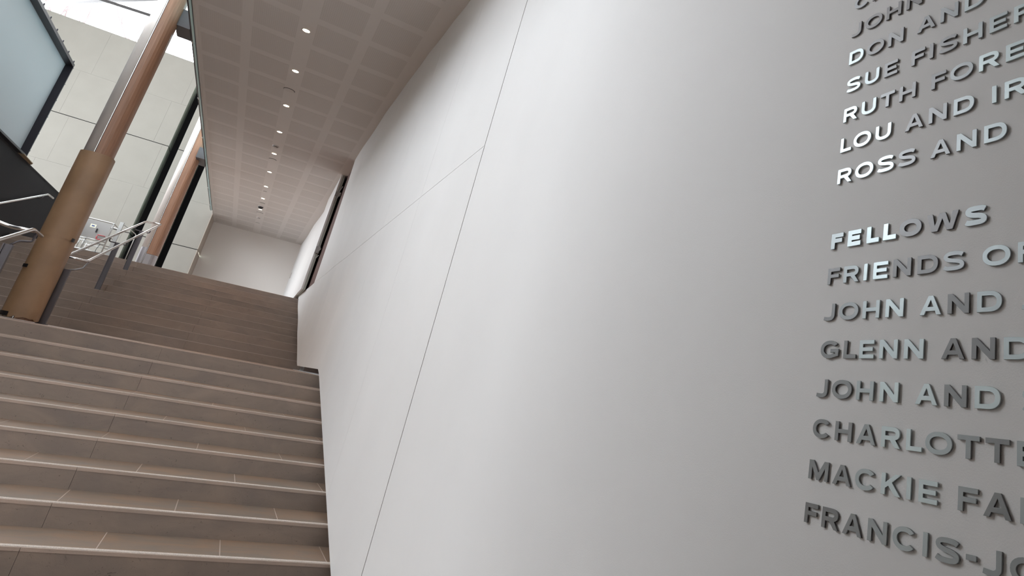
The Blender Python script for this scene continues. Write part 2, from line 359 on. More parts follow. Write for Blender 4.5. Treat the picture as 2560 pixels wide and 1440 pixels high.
# ------------------------------------------------------------------ left facade (parallel to the steps) of cream panels
fac = bpy.data.objects.new('wall_left', None); COL.objects.link(fac); fac.location = (-7, YL, TOPZ); struct(fac, 'cream panelled facade behind the columns with two dark slots')
S1, S2 = (-4.373, -4.087), (-3.43, -3.165)
solid = [(-12, S1[0]), (S1[1], S2[0]), (S2[1], -2.42)]
bm = bmesh.new()
for a, b in solid: add_box(bm, a + .004, b - .004, YL + .03, YL + .86, TOPZ - .2, 11.06)
link_mesh('facade_core', bm, M_JAMB, fac)
for a, b in solid:
    for z in (4.64, 7.85): box('shadow_joint', a + .006, b - .006, YL + .016, YL + .0295, z - .0115, z + .0115, M_BLACK, fac)
rows = [(TOPZ - .02, 4.64, 0), (4.64, 6.24, 1), (6.24, 7.85, 0), (7.85, 9.44, 1), (9.44, 11.08, 0)]
for z0, z1, ph in rows:
    big0 = .012 if abs(z0 - 4.64) < .01 or abs(z0 - 7.85) < .01 else .0015
    big1 = .012 if abs(z1 - 4.64) < .01 or abs(z1 - 7.85) < .01 else .0015
    xs = [(-7.43 if ph else -7.15) + 2.6 * i for i in range(-2, 3)]
    for a, b in solid:
        cuts = [a] + [x for x in xs if a + .1 < x < b - .1] + [b]
        for p, q_ in zip(cuts, cuts[1:]):
            box('facade_panel', p + (.0013 if p != a else 0), q_ - (.0013 if q_ != b else 0), YL, YL + .028, z0 + big0, z1 - big1, M_FACADE, fac)
for i, (a, b) in enumerate((S1, S2)):
    box('slot_back', a - .05, b + .05, YL + .87, YL + .95, TOPZ - .1, 11, M_BLACK, fac)
    box('slot_cheek', b - .012, b, YL + .03, YL + .87, TOPZ, 11, M_BLACK, fac)
    for z in (4.64, 7.85): box('joint_cover', a, a + .004, YL, YL + .86, z - .012, z + .012, M_DSTEEL, fac)
box('return_board', -2.42, -2.4, YL + .002, YB, TOPZ, 4.62, M_BEIGE, fac); box('return_board', -2.42, -2.4, YL + .002, YB, 4.66, ZC, M_BEIGE, fac)
# ------------------------------------------------------------------ staircase
st = thing('staircase', 'wide brown stone staircase of two flights with a landing between', 'staircase', (-2.2, 0, -.15))
XS = 1.02; XL = -5.0; XLL = -6.4
core = bmesh.new(); gro = bmesh.new(); rj = []
import itertools
riser_cache = {}
def slab(name, x0, x1, y0, y1, z0, z1, m, bev=.0): return box(name, x0, x1, y0, y1, z0, z1, m, st, bev)
for k in range(0, 21):
    y = step_y(k); z = k * H; yn = step_y(k + 1) if k < 20 else y + .62
    if k == 9: yn = step_y(10)
    xl = XLL if k <= 9 else XL
    add_box(core, xl, XS, y + .0195, yn + .03, z - .15, z + .001)
    add_box(gro, xl, XS, y + .02, yn + .012, z + .002, z + TT - .001)
    # risers
    js = [x for x in (-6.03, -4.38, -2.73, -1.08) if x > xl + .1]
    if k >= 10: js = [x + (.0, .01, -.01)[k % 3] for x in js]
    cuts = [xl] + js + [XS]
    for a, b in zip(cuts, cuts[1:]):
        nz = z + .001 if k < 9 else z + TT - .006
        slab('nosing_slab', a + .0015, b - .0015, y, y + .0125, nz, z + TT, M_NOSE if k < 9 else M_ARRIS)
        slab('riser_slab', a + .001, b - .001, y + .0025, y + .019, z - H + TT, nz - .0003, M_STONE)
    # treads: 0.664 m slabs, half a slab of shift every other step
    if k != 9:
        x = XS; off = (.0 if k % 2 else .33); xs = []
        c = .594 if k % 2 else .924
        while c > xl + .1: xs.append(c); c -= .664
        cuts = [XS] + xs + [xl]
        for b, a in zip(cuts, cuts[1:]):
            slab('tread_slab', a + .003, b - .003, y + .066, yn + .0115, z, z + TT, M_TREAD)
    else:
        ys = [y + .066 + (yn - y - .055) * i / 6 for i in range(7)]
        for i in range(6):
            c = .594 if i % 2 else .924; xs = []
            while c > xl + .1: xs.append(c); c -= .664
            cuts = [XS] + xs + [xl]
            for b, a in zip(cuts, cuts[1:]):
                slab('landing_slab', a + .003, b - .003, ys[i] + .002, ys[i + 1] - .002, z, z + TT, M_TREAD)
    slab('nosing_strip', xl, XS, y + .0165, y + .064, z + .004, z + TT + .0015, M_STRIP)
o = link_mesh('stair_core', core, M_CORE, st); o['kind'] = 'stuff'
o = link_mesh('tread_grout', gro, M_GROUT, st); o['kind'] = 'stuff'

# ------------------------------------------------------------------ charcoal side wall, framed screen
dw = thing('side_parapet', 'charcoal clad parapet wall along the left of the upper flight', 'parapet', (-5.1, 9, -.1))
for i, (a, b) in enumerate(((2.0, 5.2), (5.2, 8.4), (8.4, 11.6), (11.6, 14.8), (14.8, 16.6))):
    box('cladding_panel', -5.03, -5.002, a + .0008, b - .0008, -.1, 4.34, M_DARK, dw)
box('parapet_core', -5.25, -5.032, 2, 16.6, -.1, 4.335, M_DARK, dw)
box('parapet_cap', -5.26, -4.998, 2, 16.6, 4.341, 4.37, M_DARK, dw)

sc = thing('framed_screen', 'large pale screen in a black steel frame above the charcoal parapet', 'screen', (-5.05, 9, 4.42))
Y0, Y1, Z0, Z1 = 3.0, 12.50, 4.385, 6.505
box('screen_sheet', -5.08, -5.06, Y0 + .03, Y1 - .03, Z0 + .03, Z1 - .03, M_SCREEN, sc)
box('frame_rail', -5.09, -4.93, Y0, Y1, Z0, Z0 + .035, M_FRAME, sc); box('frame_rail', -5.09, -4.93, Y0, Y1, Z1 - .06, Z1, M_FRAME, sc)
box('frame_stile', -5.09, -4.93, Y1 - .035, Y1, Z0 + .036, Z1 - .061, M_FRAME, sc); box('frame_stile', -5.09, -4.93, Y0, Y0 + .035, Z0 + .036, Z1 - .061, M_FRAME, sc)
bm = bmesh.new(); add_tube(bm, [(0, 0, 0), (0, 0, .05)], .012, 8); tm = bpy.data.meshes.new('frame_bolt'); bm.to_mesh(tm); bm.free(); tm.materials.append(M_FRAME)
for i in range(16):
    o = bpy.data.objects.new('frame_bolt', tm); COL.objects.link(o); o.parent = sc; o.matrix_parent_inverse = Matrix.Translation(-sc.location); o.location = (-4.945, 12.4 - .55 * i, Z1)
for i in range(6):
    o = bpy.data.objects.new('frame_bolt', tm); COL.objects.link(o); o.parent = sc; o.matrix_parent_inverse = Matrix.Translation(-sc.location); o.location = (-4.945, Y1, Z0 + .15 + .38 * i); o.rotation_euler = (-math.pi / 2, 0, 0)
bm = bmesh.new(); add_prism(bm, [(-5.10, 12.25), (-4.90, 12.2), (-4.92, 13.0), (-5.0, 13.2)], 4.371, 4.3845)
tag(link_mesh('wood_shim', bm, mat('raw_wood', (.30, .22, .14), .8)), 'split wooden shim under the far corner of the framed screen', 'shim')

# ------------------------------------------------------------------ columns
def stadium(xc, yc, r, x1, rc=.12, n=20, grow=0):
    """half round to the left (-x), rounded box to the right up to x1"""
    r += grow; x1 += grow; pts = []
    for i in range(n + 1):
        a = math.pi / 2 + math.pi * i / n; pts.append((xc + r * math.cos(a), yc + r * math.sin(a)))
    for cx_, cy_, a0 in ((x1 - rc, yc - r + rc, -math.pi / 2), (x1 - rc, yc + r - rc, 0)):
        for i in range(6):
            a = a0 + math.pi / 2 * i / 5; pts.append((cx_ + rc * math.cos(a), cy_ + rc * math.sin(a)))
    return pts
def column(yc, z0, zt, label, wrapped):
    t = thing('clad_column', label, 'column', (-2.78, yc, z0))
    r = .175; xc = -2.805
    full = stadium(xc, yc, r, -2.64 if wrapped else -2.59)
    # silver half round shell
    half = [(xc + r * math.cos(math.pi / 2 + math.pi * i / 24), yc + r * math.sin(math.pi / 2 + math.pi * i / 24)) for i in range(25)]
    bm = bmesh.new(); add_prism(bm, [(-2.838, yc + r)] + [p for p in half if p[0] < -2.838] + [(-2.838, yc - r)], z0, zt)
    o = link_mesh('silver_shell', bm, M_SILVER, t, True)
    for p in o.data.polygons: p.use_smooth = abs(p.normal.z) < .5 and p.normal.x < .5
    # wood clad part
    right = [(-2.822, yc - r + .002)] + [p for p in full if p[0] > -2.77] + [(-2.822, yc + r - .002)]
    bm = bmesh.new(); add_prism(bm, right, z0 + (.36 if not wrapped else 0), zt); o = link_mesh('wood_cladding', bm, M_WOOD, t)
    bm = bmesh.new(); add_prism(bm, [(-2.8375, yc - r + .008), (-2.8225, yc - r + .008), (-2.8225, yc + r - .008), (-2.8375, yc + r - .008)], z0, zt); link_mesh('shadow_groove', bm, M_FRAME, t)
    bm = bmesh.new(); add_prism(bm, [(-2.835, yc - r - .004), (-2.828, yc - r - .004), (-2.828, yc - r + .01), (-2.835, yc - r + .01)], z0, zt); link_mesh('groove_bead', bm, M_STEEL, t)
    if not wrapped:
        bm = bmesh.new(); add_prism(bm, [(-2.822, yc - r + .002)] + [p for p in stadium(xc, yc, r, -2.64 if wrapped else -2.59) if p[0] > -2.77] + [(-2.822, yc + r - .002)], z0, z0 + .355)
        link_mesh('steel_shoe', bm, M_SHOE, t)
        bm = bmesh.new(); add_prism(bm, [(-2.844, yc + r)] + [p for p in stadium(xc, yc, r, -2.64 if wrapped else -2.59, grow=.006) if p[0] < -2.844] + [(-2.844, yc - r - .006)], z0, z0 + .5)
        link_mesh('steel_shoe', bm, M_SHOE, t)
    # bracket that ties the column to the soffit edge
    box('edge_bracket', -2.66, XE - .07, yc - .42 if not wrapped else yc - .05, yc + .42, ZC - .03, ZC + .25, M_BRKT, t)
    return t
c1 = column(6.86, 1.382, 11.2, 'near column, silver and wood, its foot wrapped in brown cardboard', True)
# cardboard wrap with an uneven bottom
bm = bmesh.new(); n = 64
prof = stadium(-2.805, 6.86, .175, -2.645, rc=.12, n=28, grow=.022)
lev = [1.39, 1.45, 2.0, 2.497]
def ring(z, jag=0): return [bm.verts.new((x, y, z + (random.uniform(-.012, .035) if jag else 0))) for x, y in prof]
rings = [ring(1.395, 1)] + [ring(z) for z in (1.5, 1.8, 2.1, 2.495)]
for a, b in zip(rings, rings[1:]):
    for i in range(len(a)): bm.faces.new((a[i], a[(i + 1) % len(a)], b[(i + 1) % len(a)], b[i]))
o = link_mesh('cardboard_wrap', bm, M_CARD, c1, True)
bm = bmesh.new(); prof = stadium(-2.805, 6.86, .175, -2.645, rc=.12, n=28, grow=.028)
rings = [ring(z) for z in (2.485, 2.9, 3.3, 3.72)]
for a, b in zip(rings, rings[1:]):
    for i in range(len(a)): bm.faces.new((a[i], a[(i + 1) % len(a)], b[(i + 1) % len(a)], b[i]))
link_mesh('cardboard_wrap', bm, M_CARD, c1, True)
def tape(x0, x1, z0, z1):
    bm = bmesh.new(); P_ = [p for p in stadium(-2.805, 6.86, .175, -2.645, rc=.12, n=28, grow=.031) if p[1] < 6.86 and x0 <= p[0] <= x1]
    P_.sort(); a = [bm.verts.new((x, y, z0)) for x, y in P_]; b = [bm.verts.new((x, y, z1)) for x, y in P_]
    for i in range(len(P_) - 1): bm.faces.new((a[i], a[i + 1], b[i + 1], b[i]))
    link_mesh('black_tape', bm, M_TAPE, c1)
tape(-3.1, -2.93, 2.03, 2.075); tape(-2.64, -2.5, 2.47, 2.52); tape(-3.1, -2.88, 1.40, 1.455)
column(15.5, TOPZ, 11.2, 'far column, silver and wood, standing at the top of the stairs', False)

# ------------------------------------------------------------------ handrails
SL = H / D
def railpair(pts, name, parent, r=.021): return tube(name, pts, r, M_STEEL, parent, rad=.07, seg=16)
def post(x, y, z0, z1, parent):
    bm = bmesh.new(); add_box(bm, x - .03, x + .03, y - .012, y + .012, z0 + .012, z1); add_box(bm, x - .042, x - .0305, y - .03, y + .03, z0 + .012, z1); add_box(bm, x + .0305, x + .042, y - .03, y + .03, z0 + .012, z1)
    link_mesh('post', bm, M_POST, parent)
    box('post_foot', x - .06, x + .06, y - .05, y + .05, z0, z0 + .0115, M_POST, parent)
def bracket(pts, parent): tube('bracket_arm', pts, .012, M_POST, parent, rad=.03, seg=8)
hr = thing('handrail', 'double steel handrail climbing the upper flight behind the near column', 'handrail', (-2.8, 8, 1.38))
xR, xL = -2.67, -2.94
def zr(y): return 2.385 + (y - 8.4) * .2735
railpair([(xR, 11.5, zr(11.5)), (xR, 8.40, zr(8.40)), (-2.80, 8.33, zr(8.4) + .0), (xL, 8.40, zr(8.40)), (xL, 11.5, zr(11.5))], 'rail', hr)
railpair([(xR, 11.49, zr(11.49)), (xR, 14.35, zr(14.35)), (-2.80, 14.42, zr(14.35)), (xL, 14.13, zr(14.13)), (xL, 11.49, zr(11.49))], 'rail', hr)
post(-2.60, 7.02, 1.372, 2.13, hr)
bracket([(-2.60, 7.02, 2.12), (-2.62, 7.6, 2.18), (-2.66, 8.3, 2.27), (-2.67, 8.62, zr(8.62) - .02)], hr)
for yk in (11.1, 13.2):
    kk = 10 + int((yk - step_y(10)) / D)
    post(-2.8, yk, kk * H + TT, zr(yk) - .08, hr)
    bracket([(-2.8, yk, zr(yk) - .09), (xR, yk, zr(yk) - .09), (xR, yk, zr(yk) - .015)], hr)
    bracket([(-2.8, yk, zr(yk) - .09), (xL, yk, zr(yk) - .09), (xL, yk, zr(yk) - .015)], hr)

hl = thing('handrail', 'double steel handrail at the left picture edge, ending beside the cardboard', 'handrail', (-2.8, 4, .5))
def zl(y): return 2.372 + (y - 5.15) * .285
xa = -2.705
railpair([(xa, .6, zl(.6)), (xa, 5.15, zl(5.15)), (xa, 5.6, 2.358)], 'rail', hl)
railpair([(-3.28, .6, zl(.6) + .03), (-3.28, 5.05, zl(5.05) + .06), (-3.16, 5.3, 2.40), (-2.93, 5.3, 2.355), (xa, 5.2, 2.36)], 'rail', hl)
post(-2.86, 5.25, 1.38, 2.16, hl)
bracket([(-2.86, 5.25, 2.14), (-2.80, 5.27, 2.22), (xa, 5.35, 2.25), (xa, 5.35, 2.35)], hl)
for yk in (.9, 3.0):
    kk = int(yk / D); post(-2.86, yk, kk * H + TT, zl(yk) - .1, hl); bracket([(-2.86, yk, zl(yk) - .11), (xa, yk, zl(yk) - .11), (xa, yk, zl(yk) - .015)], hl)
hw = thing('wall_handrail', 'single steel handrail fixed along the charcoal parapet', 'handrail', (-4.92, 13, 3.5))
def zw(y): return 4.115 + (y - 14.95) * .283
railpair([(-4.92, 8.6, zw(8.6)), (-4.92, 14.95, zw(14.95)), (-4.92, 15.45, 4.125)], 'rail', hw, .023)
for yk in (14.7, 12.3, 10): bracket([(-5.0, yk, zw(yk) - .09), (-4.94, yk, zw(yk) - .09), (-4.92, yk, zw(yk) - .015)], hw)

# ------------------------------------------------------------------ glass balustrade shoe along the soffit edge
gb = thing('glass_balustrade', 'row of glass panes in a dark channel along the soffit edge', 'balustrade', (-2.44, 12, ZC))
ys = [-9, 1.6, 4.45, 7.3, 10.14, 13.0, 15.85, 18.6, 21.4, 22.35]
for a, b in zip(ys, ys[1:]):
    box('channel', -2.468, -2.441, a + .01, b - .01, ZC - .02, ZC + .06, M_DSTEEL, gb)
    box('glass_pane', -2.4405, -2.414, a + .012, b - .012, ZC - .034, ZC + 1.1, M_TEAL, gb)
    box('seal', -2.4135, -2.4065, a, b, ZC - .018, ZC + .03, M_DSTEEL, gb)
    bm = bmesh.new(); add_tube(bm, [(-2.452, b - .05, ZC - .023), (-2.452, b + .05, ZC - .023)], .012, 8); add_box(bm, -2.47, -2.42, b - .035, b - .015, ZC - .035, ZC - .0235)
    link_mesh('clamp', bm, M_GALV, gb)

# ------------------------------------------------------------------ ceiling fittings
ordn = ['nearest', 'second', 'third', 'fourth', 'fifth', 'sixth', 'seventh', 'eighth', 'farthest']
XC = -.985
dl_meshes = None
def downlight(i, x, y):
    t = thing('downlight', f'glowing recessed downlight in the soffit, {ordn[i]} of the row counted from the front', 'light', (x, y, ZC), 'recessed downlights in a row along the soffit')
    global dl_meshes
    if dl_meshes is None:
        bm = bmesh.new(); seg = 28
        for (r0, r1, z0, z1) in ((.062, .062, -.008, -.001), (.062, .048, -.008, -.008), (.048, .046, -.008, -.001)):
            a = [bm.verts.new((r0 * math.cos(k * 2 * math.pi / seg), r0 * math.sin(k * 2 * math.pi / seg), z0)) for k in range(seg)]
            b = [bm.verts.new((r1 * math.cos(k * 2 * math.pi / seg), r1 * math.sin(k * 2 * math.pi / seg), z1)) for k in range(seg)]
            for k in range(seg): bm.faces.new((a[k], a[(k + 1) % seg], b[(k + 1) % seg], b[k]))
        ra = bpy.data.meshes.new('trim_ring'); bm.to_mesh(ra); bm.free(); ra.materials.append(M_PLATE)
        bm = bmesh.new(); disc(bm, 0, 0, -.006, -.001, .044, .044); rb = bpy.data.meshes.new('lamp'); bm.to_mesh(rb); bm.free(); rb.materials.append(M_LIGHT)
        dl_meshes = (ra, rb)
    for nm, me in zip(('trim_ring', 'lamp'), dl_meshes):
        o = bpy.data.objects.new(nm, me); COL.objects.link(o); o.parent = t
    l = bpy.data.lights.new('downlight_beam', 'SPOT'); l.energy = 170; l.color = (1, .68, .45); l.spot_size = math.radians(62); l.spot_blend = 1.0; l.shadow_soft_size = .045
    lo = bpy.data.objects.new('downlight_beam', l); COL.objects.link(lo); lo.location = (0, 0, -.03); lo.parent = t
for i, (x, y) in enumerate([(-.964, 5.24), (-.975, 6.93), (-.986, 8.81), (-.993, 10.62), (-.995, 12.48), (-1.0, 14.39), (-1.003, 16.2), (-1.008, 17.95), (-1.009, 19.8)]): downlight(i, x, y)
for lab, y, r in (('flush round plate in the soffit between the second and third downlights', 7.93, .085), ('flush round plate just beyond the fifth downlight', 13.05, .075),
               ('small flush plate beyond the seventh downlight', 16.9, .04), ('flush round plate just before the dark camera dome', 18.7, .07),
               ('flush round plate just beyond the farthest downlight', 20.42, .09), ('flush round plate nearest the back wall', 22.5, .06)):
    t = thing('ceiling_plate', lab, 'ceiling plate', (XC - .015, y, ZC), 'flush plates in the soffit')
    bm = bmesh.new(); disc(bm, XC - .015, y, ZC - .008, ZC - .001, r, r); link_mesh('plate', bm, M_PLATE, t)
    bm = bmesh.new(); seg = 30
    a = [bm.verts.new((XC - .015 + r * 1.02 * math.cos(k * 2 * math.pi / seg), y + r * 1.02 * math.sin(k * 2 * math.pi / seg), ZC - .0065)) for k in range(seg)]
    b = [bm.verts.new((XC - .015 + r * 1.11 * math.cos(k * 2 * math.pi / seg), y + r * 1.11 * math.sin(k * 2 * math.pi / seg), ZC - .0015)) for k in range(seg)]
    for k in range(seg): bm.faces.new((a[k], a[(k + 1) % seg], b[(k + 1) % seg], b[k]))
    link_mesh('shadow_gap', bm, M_FRAME, t)
for lab, y in (('round smoke detector between the fourth and fifth downlights', 11.8), ('round smoke detector beyond the farthest downlight', 21.35)):
    t = thing('smoke_detector', lab, 'smoke detector', (-1.0, y, ZC))
    bm = bmesh.new(); disc(bm, -1.0, y, ZC - .022, ZC - .001, .062, .07); link_mesh('base', bm, M_PLATE, t, False)
    bm = bmesh.new(); disc(bm, -1.0, y, ZC - .034, ZC - .0225, .048, .05); link_mesh('vent_ring', bm, M_FRAME, t, False)
    bm = bmesh.new(); disc(bm, -1.0, y, ZC - .05, ZC - .0345, .03, .052); link_mesh('cap', bm, M_PLATE, t, False)
t = thing('dome_camera', 'black hemispherical security camera just before the farthest downlight', 'camera', (-1.01, 19.28, ZC))
bm = bmesh.new(); disc(bm, -1.01, 19.28, ZC - .018, ZC - .001, .088, .09); link_mesh('collar', bm, M_PLATE, t)
bm = bmesh.new(); bmesh.ops.create_uvsphere(bm, u_segments=24, v_segments=12, radius=.075); bmesh.ops.translate(bm, verts=bm.verts, vec=(-1.01, 19.28, ZC - .018)); link_mesh('dome', bm, M_TAPE, t, True)

# ------------------------------------------------------------------ work platform at the top of the stairs
wp = thing('work_platform', 'grey tubular work platform with a steel sheet side on the upper floor', 'platform', (-4.15, 17.3, TOPZ))
x0, x1, y0, y1 = -4.47, -3.90, 17.0, 17.9
def tb(pts, r=.018, m=M_GALV, nm='guard_rail'): return tube(nm, pts, r, m, wp, rad=.05, seg=8)
for yq in (y0, y1):
    tb([(x0, yq, TOPZ + .1), (x0, yq, 4.08), (x1, yq, 4.08), (x1, yq, TOPZ + .1)]); tb([(x0, yq, 3.57), (x1, yq, 3.57)]); tb([(x0, yq, 3.50), (x1, yq, 3.50)], .014)
    for xq in (x0 + .06, x0 + .14): tb([(xq, yq, 3.28), (xq, yq, 3.55)], .012, nm='upright')
    tb([(x0, yq, 3.28), (x1, yq, 3.28)], .016)
for xq in (x0, x1):
    for zq in (4.08, 3.75, 3.28): tb([(xq, y0, zq), (xq, y1, zq)], .014)
box('side_sheet', x0 + .03, x1 - .03, y0 - .006, y0 + .004, 3.60, 4.05, mat('zinc_sheet', (.36, .35, .34), .5, .5), wp)
box('deck', x0 - .02, x1 + .02, y0 - .03, y1 + .03, 3.24, 3.262, M_GALV, wp)
lb = box('instruction_label', -4.34, -4.22, y0 - .010, y0 - .0065, 3.86, 3.95, M_LABEL, wp)
box('label_mark', -4.31, -4.25, y0 - .0125, y0 - .0102, 3.89, 3.92, M_BLUE, wp)
box('latch', -4.19, -4.16, y0 - .03, y0 - .0065, 3.76, 3.86, M_TAPE, wp)
tb([(-4.12, y0 - .03, 3.68), (-4.12, y0 - .03, 3.60), (-3.95, y0 - .03, 3.60)], .012, M_RED, 'red_clamp')
tb([(-4.12, y0 - .03, 3.71), (-3.96, y0 - .03, 3.71)], .010, M_RED, 'red_clamp')
box('mast', -3.86, -3.78, 17.4, 17.5, TOPZ + .02, 4.22, M_GALV, wp)
tb([(-3.82, 17.45, 4.2), (-3.5, 17.9, 4.05), (-3.5, 17.9, 3.3)], .012, nm='mast_brace')
for xq in (x0 + .03, x1 - .03):
    for yq in (y0 + .1, y1 - .1): box('leg', xq - .02, xq + .02, yq - .02, yq + .02, TOPZ, 3.24, M_GALV, wp)
tube('power_cable', [(-3.99, 16.98, 3.5), (-4.02, 16.93, 3.3), (-3.97, 16.95, 3.18), (-3.90, 17.0, 3.12)], .006, M_TAPE, wp, rad=.05, seg=6)

# ------------------------------------------------------------------ skylight bars and bare trees outside
tag(tube('skylight_bar', [(-11.7, 23.5, 12.0), (-7.711, 22.804, 12.0), (-2.6, 21.91, 12.0)], .05, M_BAR), 'thin grey skylight bar crossing the white sky above the facade', 'skylight bar')
tag(tube('skylight_beam', [(-11.8, 28.8, 12.55), (-10.44, 27.16, 12.55), (-7.645, 23.78, 12.55), (-4.5, 20.0, 12.55)], .10, M_BEAM), 'thick pale round beam at the top edge of the skylight', 'beam')
def tree(x, y, label, seed, zt=16):
    rnd = random.Random(seed); t = thing('bare_tree', label, 'tree', (x, y, 3)); bm = bmesh.new()
    tube('trunk', [(x, y, 3), (x + .1, y, 8), (x - .1, y, 11)], .13, M_BARK, t, seg=8)
    def br(p, d, ln, r, depth):
        pts = [p]; n = 5
        for i in range(n):
            d = (d + Vector((rnd.uniform(-.35, .35), rnd.uniform(-.3, .3), rnd.uniform(-.2, .22)))).normalized(); pts.append(pts[-1] + d * ln / n)
        add_tube(bm, pts, [r * (1 - .6 * i / n) for i in range(n + 1)], 5)
        if depth:
            for q_ in pts[1:]:
                if rnd.random() < .75: br(q_, (d + Vector((rnd.uniform(-1, 1), rnd.uniform(-.5, .5), rnd.uniform(-.4, .8)))).normalized(), ln * .6, r * .5, depth - 1)
    for i in range(6):
        a = i * 1.05; br(Vector((x - .1, y, 10.2 + .15 * i)), Vector((math.cos(a), .4 * math.sin(a), .8)).normalized(), 4.5, .07, 3)
    o = link_mesh('branches', bm, M_BARK, t); o['kind'] = 'stuff'
tree(-9.3, 30, 'bare branched tree beyond the facade, left behind the screen side', 3)
tree(-4.6, 38, 'bare branched tree beyond the facade, behind the near column', 11)

# ------------------------------------------------------------------ raised lettering
CAP = .0363; TH = .24                     # cap height in metres, stroke as share of it
def arc(cx_, cy_, rx, ry, a0, a1, n, p=2.3):
    out = []
    for i in range(n + 1):
        a = math.radians(a0 + (a1 - a0) * i / n); c, s = math.cos(a), math.sin(a)
        out.append((cx_ + rx * math.copysign(abs(c) ** (2 / p), c), cy_ + ry * math.copysign(abs(s) ** (2 / p), s)))
    return out
def glyph(ch, t):
    h = t * .86                            # horizontal strokes are a little thinner
    def W(m): return m / .0363
    if ch == 'I': return W(.0095), [[(0, 0), (t, 0), (t, 1), (0, 1)]]
    if ch == '-': w_ = .48; return w_, [[(0, .36), (w_, .36), (w_, .36 + h), (0, .36 + h)]]
    if ch in 'HN':
        w_ = W(.0425)
        if ch == 'H': return w_, [[(0, 0), (t, 0), (t, .5 - h / 2), (w_ - t, .5 - h / 2), (w_ - t, 0), (w_, 0), (w_, 1), (w_ - t, 1), (w_ - t, .5 + h / 2), (t, .5 + h / 2), (t, 1), (0, 1)]]
        return w_, [[(0, 0), (t, 0), (t, .66), (w_ - t * 1.05, 0), (w_, 0), (w_, 1), (w_ - t, 1), (w_ - t, .34), (t * 1.05, 1), (0, 1)]]
    if ch == 'L': w_ = W(.0325); return w_, [[(0, 0), (w_, 0), (w_, h), (t, h), (t, 1), (0, 1)]]
    if ch == 'F': w_ = W(.0345); return w_, [[(0, 0), (t, 0), (t, .40), (w_ * .92, .40), (w_ * .92, .40 + h), (t, .40 + h), (t, 1 - h), (w_, 1 - h), (w_, 1), (0, 1)]]
    if ch == 'E': w_ = W(.0365); return w_, [[(0, 0), (w_, 0), (w_, h), (t, h), (t, .5 - h / 2), (w_ * .92, .5 - h / 2), (w_ * .92, .5 + h / 2), (t, .5 + h / 2), (t, 1 - h), (w_, 1 - h), (w_, 1), (0, 1)]]
    if ch == 'T': w_ = W(.0400); m_ = w_ / 2; return w_, [[(m_ - t / 2, 0), (m_ + t / 2, 0), (m_ + t / 2, 1 - h), (w_, 1 - h), (w_, 1), (0, 1), (0, 1 - h), (m_ - t / 2, 1 - h)]]
    if ch == 'A':
        w_ = W(.0455); m_ = w_ / 2; u = t * .56
        k = lambda y: (m_ - u) * y         # outer left edge
        ky = lambda y: t * 1.08 + (m_ - t * 1.08) * (y / .80)
        return w_, [[(0, 0), (t * 1.08, 0), (ky(.20), .20), (w_ - ky(.20), .20), (w_ - t * 1.08, 0), (w_, 0), (m_ + u, 1), (m_ - u, 1)],
                    [(ky(.20 + h), .20 + h), (m_, .80), (w_ - ky(.20 + h), .20 + h)]]
    if ch == 'M': w_ = W(.0520); m_ = w_ / 2; return w_, [[(0, 0), (t * .95, 0), (t * .95, .68), (m_ - t * .42, 0), (m_ + t * .42, 0), (w_ - t * .95, .68), (w_ - t * .95, 0), (w_, 0), (w_, 1), (w_ - t * 1.25, 1), (m_, .36), (t * 1.25, 1), (0, 1)]]
    if ch == 'W':
        w_ = W(.0690); m_ = w_ / 2; q_ = w_ * .265
        return w_, [[(q_ - t * .58, 0), (q_ + t * .55, 0), (m_, .70), (w_ - q_ - t * .55, 0), (w_ - q_ + t * .58, 0), (w_, 1), (w_ - t * 1.1, 1), (w_ - q_, .30), (m_ + t * .55, 1), (m_ - t * .55, 1), (q_, .30), (t * 1.1, 1), (0, 1)]]
    if ch == 'K': w_ = W(.0428); return w_, [[(0, 0), (t, 0), (t, .30), (t * 1.75, .43), (w_ - t * 1.28, 0), (w_, 0), (w_ * .54, .60), (w_ - .04, 1), (w_ - t * 1.28 - .04, 1), (t, .56), (t, 1), (0, 1)]]
    if ch == 'O':
        w_ = W(.0520); o = arc(w_ / 2, .5, w_ / 2, .515, 0, 345, 23, 2.15); i_ = arc(w_ / 2, .5, w_ / 2 - t, .515 - h, 0, 345, 23, 2.1); return w_, [o, i_]
    if ch == 'D':
        w_ = W(.0450); c = w_ * .50
        return w_, [[(0, 0), (c, 0)] + arc(c, .5, w_ - c, .5, -80, 80, 12) + [(c, 1), (0, 1)], [(t, h), (c, h)] + arc(c, .5, w_ - c - t, .5 - h, -75, 75, 10) + [(c, 1 - h), (t, 1 - h)]]
    if ch == 'R':
        w_ = W(.0425); c = w_ * .56; yb = .36
        bowl = arc(c, (1 + yb) / 2, w_ * .96 - c, (1 - yb) / 2, -70, 78, 10)
        return w_, [[(0, 0), (t, 0), (t, yb), (w_ * .46, yb), (w_ - t * 1.2, 0), (w_, 0), (w_ * .73, yb + .03)] + bowl + [(c, 1), (0, 1)],
                    [(t, yb + h), (c, yb + h)] + arc(c, (1 + yb) / 2, w_ * .96 - c - t, (1 - yb) / 2 - h, -70, 70, 8) + [(c, 1 - h), (t, 1 - h)]]
    if ch == 'U':
        w_ = W(.0420); c = w_ / 2
        return w_, [[(0, 1), (0, .40)] + arc(c, .40, c, .415, 186, 354, 14)+ [(w_, .40), (w_, 1), (w_ - t, 1), (w_ - t, .40)] + arc(c, .40, c - t, .415 - h, 354, 186, 12) + [(t, .40), (t, 1)]]
    if ch == 'J':
        w_ = W(.0300); c = w_ * .44
        return w_, [[(w_, 1), (w_ - t, 1), (w_ - t, .34)] + arc(c, .34, w_ - t - c, .34 - h + .015, -8, -100, 8) + [(.03, h * 1.05), (0, .03)] + arc(c, .34, w_ - c, .355, -108, -8, 12) + [(w_, .34)]]
